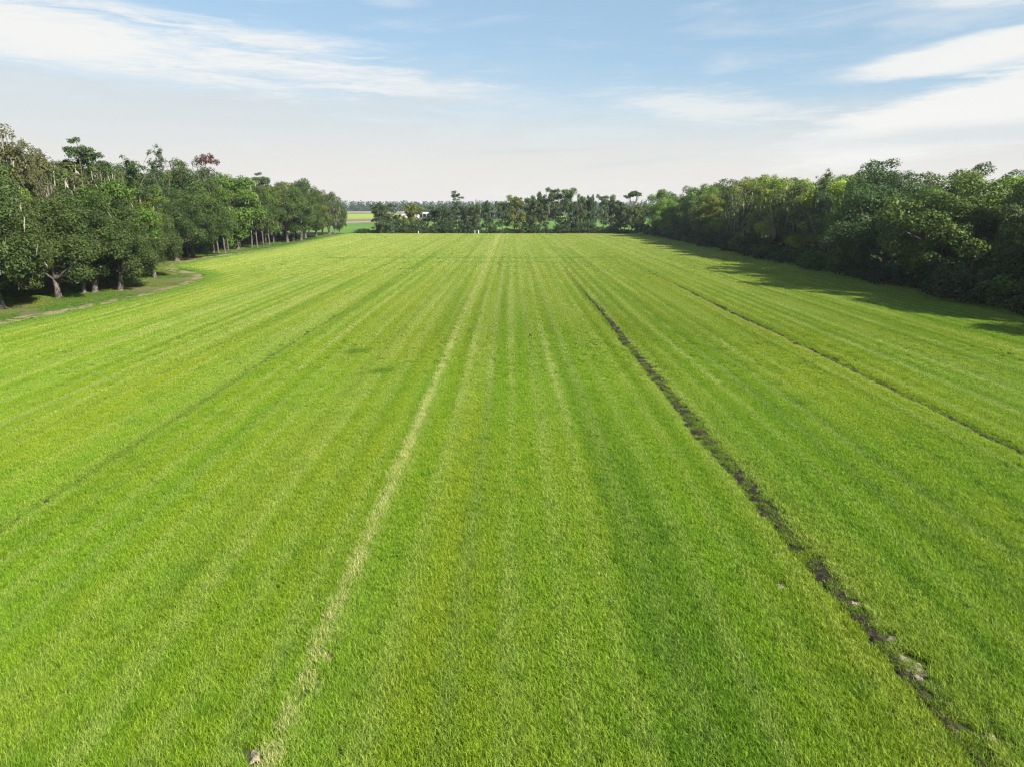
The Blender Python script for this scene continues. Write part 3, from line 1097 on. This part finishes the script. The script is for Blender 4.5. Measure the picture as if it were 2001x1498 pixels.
# --- distant woods
def distant_wood(name, spans, label, seed, color, leaf):
    rng = np.random.RandomState(seed)
    Cs, Rs = [], []
    for (px0, y0, px1, y1, hmin, hmax, rows, gap) in spans:
        L = math.hypot(x_at(px1, y1) - x_at(px0, y0), y1 - y0)
        for r in range(rows):
            for q in np.arange(0, 1, gap / L):
                f = q + rng.rand() * gap / L
                y = y0 + (y1 - y0) * f + r * gap * 1.2 + rng.rand() * gap
                x = x_at(px0, y0) + (x_at(px1, y1) - x_at(px0, y0)) * f
                h = hmin + (hmax - hmin) * rng.rand() * (0.6 + 0.4 * vnoise(f * 30, seed))
                if rng.rand() < 0.06:
                    h *= 1.18
                for k in range(5):
                    z = h * (0.18 + 0.72 * k / 4)
                    rr = gap * 0.62 * (1 - 0.55 * (k / 4) ** 2)
                    Cs.append((x + rng.normal() * rr * 0.35, y + rng.normal() * rr * 0.3, z))
                    Rs.append(rr)
    C, rad = np.array(Cs), np.array(Rs)
    V, F, T = clump_leaves(C, rad, 9.0 / leaf ** 2 * 0.16, leaf, rng)
    V[:, 2] = np.maximum(V[:, 2], 0.15)
    o = link(name, mesh_from(name, V, F, LEAF, {'tint': ('FACE', T)}), kind='stuff', label=label)
    o.color = (*color, 1)


distant_wood('distant_forest', [(560, 1640, 1330, 1640, 19, 26, 5, 11)], 'long hazy forest along the horizon', 8, (0.034, 0.058, 0.028), 1.7)
distant_wood('distant_wood', [(800, 1000, 1000, 960, 12, 17, 2, 9), (935, 640, 1300, 640, 11, 16.5, 2, 8)],
             'dark wood in the fields beyond the hedgerow', 9, (0.036, 0.062, 0.024), 1.0)


# ------------------------------------------------------------------ farm buildings beyond the hedgerow and small things
def box_arrays(x0, x1, y0, y1, z0, z1):
    V = np.array([(x, y, z) for z in (z0, z1) for y in (y0, y1) for x in (x0, x1)], float)
    F = np.array([(0, 2, 3, 1), (4, 5, 7, 6), (0, 1, 5, 4), (2, 6, 7, 3), (0, 4, 6, 2), (1, 3, 7, 5)])
    return V, F


def boxes(name, blist, mat, parent):
    P = Parts()
    for b in blist:
        P.add(*box_arrays(*b))
    return link(name, P.mesh(name, mat), parent)


def gable(name, hw, y0, y1, z0, z1, mat, parent, over=0.6, th=0.25):
    V, F = [], []
    pr = [(-hw - over, z0), (0, z1), (hw + over, z0), (hw + over, z0 - th), (0, z1 - th), (-hw - over, z0 - th)]
    V = [(x, y, z) for y in (y0 - over, y1 + over) for x, z in pr]
    quad = [(0, 1, 7, 6), (1, 2, 8, 7), (2, 3, 9, 8), (3, 4, 10, 9), (4, 5, 11, 10), (5, 0, 6, 11), (0, 5, 4, 1), (1, 4, 3, 2), (6, 7, 10, 11), (7, 8, 9, 10)]
    return link(name, mesh_from(name, V, np.array(quad), mat), parent)


def empty(name, px, py, rotz, label, cat, group=None):
    x, y = at(px, py)
    return link(name, None, loc=(x, y, 0.12), rotz=rotz, label=label, cat=cat, group=group)


b = empty('barn', 826, 425.2, 0.0, 'open sided barn with a long white metal roof beyond the hedgerow', 'barn')
boxes('wall', [(-9, 9, 7, 7.2, 0, 4.2), (-9, -8.8, 0, 7, 0, 4.2), (8.8, 9, 0, 7, 0, 4.2)], TIMBER, b)
for k in range(5):
    boxes('post', [(-8.6 + 4.3 * k - 0.15, -8.6 + 4.3 * k + 0.15, -0.3, 0.0, 0, 4.2)], WHITE, b)
P = Parts()
V, F = box_arrays(-9.8, 9.8, -0.9, 3.6, 4.25, 4.45)
V[:, 2] += (V[:, 1] + 0.9) * 0.30
P.add(V, F)
V, F = box_arrays(-9.8, 9.8, 3.61, 8.1, 4.25, 4.45)
V[:, 2] += (8.1 - V[:, 1]) * 0.30
P.add(V, F)
link('roof', P.mesh('roof', ROOFW), b)

s = empty('shed', 790, 427, 0.0, 'pale shed seen through the open hedgerow tree beside the barn', 'shed')
boxes('wall', [(-3.6, 3.6, 0, 6, 0, 4.6)], WHITE, s)
gable('roof', 3.6, 0, 6, 4.6, 6.6, ROOFW, s)
boxes('door', [(-1.4, 1.4, -0.08, -0.005, 0, 3.2)], TIMBER, s)
s = empty('shed', 815, 426.5, 0.0, 'small white gabled shed standing in front of the barn', 'shed')
boxes('wall', [(-2.2, 2.2, 0, 4, 0, 2.4)], WHITE, s)
gable('roof', 2.2, 0, 4, 2.4, 4.0, ROOFW, s, 0.4, 0.2)
boxes('door', [(-0.7, 0.7, -0.08, -0.005, 0, 2.0)], GLASS, s)

t = empty('farm_trailer', 771, 427.3, 0.0, 'white box trailer with a reddish chassis left of the barn', 'trailer')
boxes('body', [(-2.2, 2.2, 0, 2.2, 0.8, 2.7)], WHITE, t)
boxes('chassis', [(-2.4, 2.4, 0.3, 1.9, 0.55, 0.78)], RUST, t)
for sx in (-1.3, 1.3):
    P = Parts()
    th = np.linspace(0, 2 * pi, 14, endpoint=False)
    V, F = tube([(sx, 0.05, 0.45), (sx, 0.35, 0.45)], [0.45, 0.45], 14)
    P.add(V, F)
    link('wheel', P.mesh('wheel', ROOFD), t)

hs = empty('farmhouse', 969, 424.8, 0.0, 'white farmhouse with a big dark hipped roof beyond the hedgerow', 'house')
boxes('wall', [(-8, 8, 0, 9, 0, 3.0)], WHITE, hs)
V = np.array([(-9, -1, 3.0), (9, -1, 3.0), (9, 10, 3.0), (-9, 10, 3.0), (-4.5, 4.5, 8.6), (4.5, 4.5, 8.6)])
link('roof', mesh_from('roof', V, [np.array([(0, 1, 5, 4), (2, 3, 4, 5), (3, 2, 1, 0)]), np.array([(1, 2, 5), (3, 0, 4)])], ROOFD), hs)
for k in (-5.5, -2.6, 2.6, 5.5):
    f = boxes('window', [(k - 0.7, k + 0.7, -0.06, -0.005, 0.9, 2.3)], TIMBER, hs)
    boxes('pane', [(k - 0.6, k + 0.6, -0.09, -0.062, 1.0, 2.2)], GLASS, f)
boxes('door', [(-0.6, 0.6, -0.07, -0.005, 0, 2.2)], TIMBER, hs)

for px, py, hgt, rad, lab in [(817.5, 457.5, 1.4, 0.16, 'short white post at the field edge left of the lone pine'),
                              (928, 457.8, 1.8, 0.13, 'slim white post, left of the pair at the far field edge'),
                              (935, 457.6, 1.8, 0.25, 'thicker white post, right of the pair at the far field edge')]:
    x, y = at(px, py)
    P = Parts()
    P.add(*tube([(0, 0, -0.1), (0, 0, 0.02), (0, 0, hgt - 0.12), (0, 0, hgt - 0.02), (0, 0, hgt)], [rad, rad, rad, rad * 0.75, 0.02], 10))
    link('marker_post', P.mesh('marker_post', WHITE, True), loc=(x, y, 0), label=lab, cat='post', group='white posts at the far field edge')


# ------------------------------------------------------------------ the grass
def grass_patch(name, size, n, hgt, wdt, seed):
    """a square tuft of bent blades, two quads and a tip each"""
    rng = np.random.RandomState(seed)
    B = np.stack([(rng.rand(n) - 0.5) * size * 1.25, (rng.rand(n) - 0.5) * size * 1.25, np.zeros(n)], 1)
    clump = 0.42 + 1.15 * vnoise(B[:, 0] / (size * 0.2) + seed, B[:, 1] / (size * 0.2) + seed)
    hh = hgt * (0.55 + 0.6 * rng.rand(n)) * clump
    a = rng.rand(n) * 2 * pi
    lean = hh * (0.15 + 0.75 * rng.rand(n))
    D = np.stack([np.cos(a), np.sin(a), np.zeros(n)], 1)
    f = a + pi / 2 + rng.normal(size=n) * 0.5
    S = np.stack([np.cos(f), np.sin(f), np.zeros(n)], 1) * (wdt * (0.6 + 0.7 * rng.rand(n)))[:, None] * 0.5
    M = B + D * (lean * 0.3)[:, None] + UP * (hh * 0.62)[:, None]
    T = B + D * lean[:, None] + UP * (hh * (1.0 - 0.28 * rng.rand(n)))[:, None]
    V = np.stack([B - S, B + S, M + S * 0.85, M - S * 0.85, T], 1).reshape(-1, 3)
    i = np.arange(n) * 5
    Q = np.stack([i, i + 1, i + 2, i + 3], 1)
    Tr = np.stack([i + 3, i + 2, i + 4], 1)
    t = rng.rand(n)
    along = np.tile(np.array([0, 0, 0.7, 0.7, 1.0]), n)
    me = mesh_from(name, V, [Q, Tr], GRASS, {'tint': ('FACE', np.concatenate([t, t])), 'along': ('POINT', along)})
    return bpy.data.objects.new(name, me)


src = bpy.data.collections.new('grass_tufts')
defs = []
for k in range(3):
    defs.append(('tuft_a%d' % k, 0.42, 330, 0.20, 0.0105, 31 + k))
for k in range(3):
    defs.append(('tuft_b%d' % k, 0.85, 420, 0.215, 0.022, 41 + k))
for k in range(3):
    defs.append(('tuft_c%d' % k, 1.7, 620, 0.22, 0.05, 51 + k))
for d in defs:
    src.objects.link(grass_patch(*d))


def gn_instancer():
    g = bpy.data.node_groups.new('grass_field', 'GeometryNodeTree')
    g.interface.new_socket('Geometry', in_out='INPUT', socket_type='NodeSocketGeometry')
    g.interface.new_socket('Geometry', in_out='OUTPUT', socket_type='NodeSocketGeometry')
    N, L = g.nodes, g.links
    gi, go = N.new('NodeGroupInput'), N.new('NodeGroupOutput')
    m2p = N.new('GeometryNodeMeshToPoints')
    ci = N.new('GeometryNodeCollectionInfo')
    ci.inputs[0].default_value = src
    ci.inputs['Separate Children'].default_value = True
    ci.inputs['Reset Children'].default_value = True
    iop = N.new('GeometryNodeInstanceOnPoints')
    iop.inputs['Pick Instance'].default_value = True

    def named(nm, typ):
        n = N.new('GeometryNodeInputNamedAttribute')
        n.data_type = typ
        n.inputs['Name'].default_value = nm
        return [o for o in n.outputs if o.name == 'Attribute' and o.enabled][0]
    L.new(gi.outputs[0], m2p.inputs['Mesh'])
    L.new(m2p.outputs[0], iop.inputs['Points'])
    L.new(ci.outputs[0], iop.inputs['Instance'])
    L.new(named('pick', 'INT'), iop.inputs['Instance Index'])
    L.new(named('turn', 'FLOAT_VECTOR'), iop.inputs['Rotation'])
    L.new(named('size', 'FLOAT_VECTOR'), iop.inputs['Scale'])
    L.new(iop.outputs[0], go.inputs[0])
    return g


GN = gn_instancer()


def line(x, x0, wd):
    return np.exp(-((x - x0) / wd) ** 2)


def lerp(a, b, t):
    t = np.clip(t, 0, 1)[:, None]
    return a * (1 - t) + b * t


def field_shade(x, y):
    """colour of the grass itself: rows of paler and deeper growth along the field"""
    green = np.array([0.152, 0.262, 0.014])
    yellow = np.array([0.220, 0.282, 0.020])
    deep = np.array([0.085, 0.178, 0.012])
    pale = np.array([0.33, 0.37, 0.14])
    xs = x + 0.35 * (vnoise(y / 45, x / 60) - 0.5)
    s = 0.55 * vnoise(xs / 0.9, y / 90 + 3) + 0.30 * vnoise(xs / 0.45 + 31, y / 50) + 0.15 * vnoise(xs / 3.2 + 71, y / 150)
    patch = 0.65 * fbm(x / 3.0 + 5, y / 60 + 2, 3) + 0.35 * fbm(x / 14, y / 18 + 7, 2)
    small = fbm(x / 0.9 + 50, y / 1.1, 2)
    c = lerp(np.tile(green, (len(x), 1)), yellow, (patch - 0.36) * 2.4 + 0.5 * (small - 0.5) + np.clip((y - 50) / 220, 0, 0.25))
    c = lerp(c, deep, np.clip((0.46 - s) * 3.4, 0, 0.62) * (0.55 + 0.45 * vnoise(x / 6, y / 30)) + np.clip((0.36 - small) * 1.8, 0, 0.45))
    # drill rows: thin paler rows at an even spacing
    row = np.abs(((xs + 0.25 * vnoise(y / 20, np.floor(xs / 1.85))) / 1.85) % 1.0 - 0.5) * 2
    rowp = np.clip((row - 0.55) / 0.35, 0, 1) * (0.25 + 1.1 * vnoise(np.floor(xs / 1.85) * 3.7, y / 35)) * (0.4 + 0.6 * vnoise(x / 2, y / 5))
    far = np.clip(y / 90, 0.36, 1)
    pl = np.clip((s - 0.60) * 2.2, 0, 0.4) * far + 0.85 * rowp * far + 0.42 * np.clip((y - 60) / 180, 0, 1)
    broken = 0.45 + 0.9 * vnoise(x / 3.0 + 11, y / 6.0)
    for x0, wd, amt in ((-6.3, 0.19, 0.5), (-3.9, 0.3, 0.2), (-1.7, 0.3, 0.25), (2.3, 0.3, 0.3), (5.0, 0.3, 0.3), (7.0, 0.3, 0.2),
                        (16.5, 0.35, 0.2), (20.5, 0.4, 0.25), (35.2, 0.5, 0.6), (39.5, 1.4, 0.4), (44.5, 0.8, 0.4), (50, 0.9, 0.45),
                        (-41.5, 1.0, 0.4), (-33, 0.8, 0.2), (-48, 1.2, 0.2)):
        pl += amt * line(xs, x0, np.maximum(wd, 0.2 + 0.0022 * y)) * broken * (1 if x0 == -6.3 else np.clip(y / 80, 0.35, 1))
    c = lerp(c, pale, np.clip(pl, 0, 0.85))
    c = lerp(c, np.array([0.40, 0.40, 0.19]), 0.75 * line(xs, -6.3, np.maximum(0.16, 0.0016 * y)) * (0.35 + 1.0 * vnoise(x * 1.7, y / 1.6)))
    # cross marks of a turning machine near the far end, and a few darker tufts
    cross = line(y, 188 + 2 * vnoise(x / 15, 2), 2.2) * (x > -50) * (x < 30) + 0.7 * line(y, 171 + 3 * vnoise(x / 12, 5), 1.6) * (x > -32) * (x < 18)
    c = lerp(c, deep, 0.42 * cross)
    for px, py, r in ((705, 688, 1.1), (690, 690, 0.9), (755, 727, 1.0), (735, 730, 0.8), (1565, 790, 0.6)):
        a, b = at(px, py)
        c = lerp(c, deep * 0.85, 0.75 * np.exp(-(((x - a) / r) ** 2 + ((y - b) / r) ** 2)))
    for x0, amt in ((-22.9, 0.55), (13.2, 0.30), (-13.0, 0.3), (18.4, 0.35), (-30.5, 0.3)):
        c = lerp(c, deep * 0.8, amt * line(xs, x0 + 0.3, 0.4) * broken)
    for x0, y0, y1, wd, rel in rut_defs[:2]:
        c = lerp(c, deep * 0.55, 0.6 * np.exp(-(np.abs(x - rut_x(x0, y)) / (wd * 0.65)) ** 2) * (y > y0) * np.clip((y1 + 60 - y) / 60, 0, 1))
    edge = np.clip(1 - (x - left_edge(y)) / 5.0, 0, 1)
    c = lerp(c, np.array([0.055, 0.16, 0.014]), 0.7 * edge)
    return c


def scatter(y0, y1, sx, sy, lod):
    X, Y = [], []
    for yv in np.arange(y0, y1, sy):
        half = 0.75 * depth(yv) * 1.04 + 5
        lo, hi = max(-half, left_edge(yv) - 0.2), min(half, RIGHT_X + 2.5)
        xs = np.arange(lo, hi, sx)
        X.append(xs + (R.rand(len(xs)) - 0.5) * sx)
        Y.append(np.full(len(xs), yv) + (R.rand(len(xs)) - 0.5) * sy)
    return np.concatenate(X), np.concatenate(Y), lod


def grass_object(name, X, Y, lod, shade, hs, label):
    n = len(X)
    me = bpy.data.meshes.new(name)
    me.vertices.add(n)
    me.vertices.foreach_set('co', np.stack([X, Y, np.zeros(n)], 1).astype(np.float32).ravel())
    a = me.attributes.new('pick', 'INT', 'POINT')
    a.data.foreach_set('value', (lod * 3 + R.randint(0, 3, n)).astype(np.int32))
    a = me.attributes.new('turn', 'FLOAT_VECTOR', 'POINT')
    turn = np.where(lod == 0, R.rand(n) * 2 * pi, pi * R.randint(0, 2, n))
    a.data.foreach_set('vector', np.stack([R.normal(size=n) * 0.05, R.normal(size=n) * 0.05, turn], 1).astype(np.float32).ravel())
    a = me.attributes.new('size', 'FLOAT_VECTOR', 'POINT')
    s = 0.9 + 0.25 * R.rand(n)
    a.data.foreach_set('vector', np.stack([s * np.array([1, 0.6, 0.5])[lod], s * np.array([1, 1.3, 1.5])[lod], hs], 1).astype(np.float32).ravel())
    a = me.attributes.new('shade', 'FLOAT_COLOR', 'POINT')
    a.data.foreach_set('color', np.concatenate([shade, np.ones((n, 1))], 1).astype(np.float32).ravel())
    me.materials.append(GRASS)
    o = link(name, me, kind='stuff', label=label)
    md = o.modifiers.new('tufts', 'NODES')
    md.node_group = GN
    return o


Xs, Ys, Ls = [], [], []
for y0, y1, sx, sy, lod in ((9, 78, 0.31, 0.31, 0), (48, 172, 0.40, 0.80, 1), (128, FAR_Y, 0.66, 1.9, 2)):
    x, y, l = scatter(y0, y1, sx, sy, lod)
    p = np.ones(len(x))             # the three sizes of tuft blend into each other
    if lod < 2:
        lo, hi = ((50, 76), (132, 170))[lod]
        p *= np.clip((hi - y) / (hi - lo), 0, 1)
    if lod > 0:
        lo, hi = ((50, 76), (132, 170))[lod - 1]
        p *= np.clip((y - lo) / (hi - lo), 0, 1)
    k = R.rand(len(x)) < p
    x, y = x[k], y[k]
    Xs.append(x)
    Ys.append(y)
    Ls.append(np.full(len(x), l))
X, Y, LOD = np.concatenate(Xs), np.concatenate(Ys), np.concatenate(Ls)
keep = np.ones(len(X), bool)
hs = 0.8 + 0.5 * fbm(X / 2.2, Y / 2.6, 3)
for x0, y0, y1, wd, rel in rut_defs:
    d = np.abs(X - rut_x(x0, Y))
    inside = (Y > y0 - 2) & (Y < y1)
    ww = wd * (0.7 + 0.9 * vnoise(Y / 2.5, np.full_like(Y, x0 + 5))) * np.clip((y1 - Y) / 45, 0.12, 1) * np.clip((Y - 9) / 14, 0.3, 1)
    marg = np.array([0.13, 0.24, 0.40])[LOD] * min(1.0, wd / 0.4)
    gone = inside & (d < ww * 0.5 + marg) & ~((d < 0.13) & (LOD == 0) & (R.rand(len(X)) < 0.6)) & (R.rand(len(X)) > 0.20)
    keep &= ~gone
    hs[inside & (d < ww * 0.5 + 0.3)] *= 0.7
for a, b, r in BARE:
    dd = np.hypot(X - a, (Y - b) / 1.4)
    keep &= ~((dd < r * 0.95 + 0.14) & (R.rand(len(X)) > 0.35))
hs *= 1 + 0.9 * line(X, -6.3, 0.3) * (vnoise(X, Y / 0.8) - 0.2)
X, Y, LOD, hs = X[keep], Y[keep], LOD[keep], hs[keep]
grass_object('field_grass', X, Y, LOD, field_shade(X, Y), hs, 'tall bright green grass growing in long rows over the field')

# shorter grass under the left grove
gy, gx = np.meshgrid(np.arange(60, 330, 1.0), np.arange(-150, -50, 1.0), indexing='ij')
gx, gy = (gx + R.rand(*gx.shape)).ravel(), (gy + R.rand(*gy.shape)).ravel()
m = (gx < left_edge(gy)) & (gx > left_edge(gy) - 60) & (np.abs(gx) < 0.75 * depth(gy) * 1.06 + 8)
m &= fbm(gx / 7, gy / 7, 3) > 0.35
tr = np.array(TRACK)
dt = np.full(gx.shape, 1e9)
for a, b in zip(tr[:-1], tr[1:]):
    ab = b - a
    t = np.clip(((gx - a[0]) * ab[0] + (gy - a[1]) * ab[1]) / (ab @ ab), 0, 1)
    dt = np.minimum(dt, np.hypot(gx - a[0] - ab[0] * t, gy - a[1] - ab[1] * t))
m &= (dt > 1.0 + 1.5 * vnoise(gx / 2.5, gy / 2.5)) | (R.rand(len(gx)) < 0.30) | ((dt < 0.4) & (R.rand(len(gx)) < 0.7))
gx, gy = gx[m], gy[m]
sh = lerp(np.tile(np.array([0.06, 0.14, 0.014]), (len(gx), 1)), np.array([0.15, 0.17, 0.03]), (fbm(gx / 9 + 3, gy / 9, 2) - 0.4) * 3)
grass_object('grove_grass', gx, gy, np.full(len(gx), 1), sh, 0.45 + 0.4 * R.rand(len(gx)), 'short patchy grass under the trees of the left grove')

# ------------------------------------------------------------------ haze over the far land
hz_m, hz_t, hz_o = material('haze')
pv = hz_t.new('ShaderNodeVolumePrincipled')
pv.inputs['Color'].default_value = (0.80, 0.88, 1.0, 1)
pv.inputs['Density'].default_value = 0.00009
pv.inputs['Anisotropy'].default_value = 0.2
hz_t.l.new(pv.outputs[0], hz_o.inputs['Volume'])
V, F = box_arrays(-3400, 3400, -300, 3400, -1.2, 31)
link('haze', mesh_from('haze', V, F, hz_m), kind='stuff', label='thin pale haze over the land')
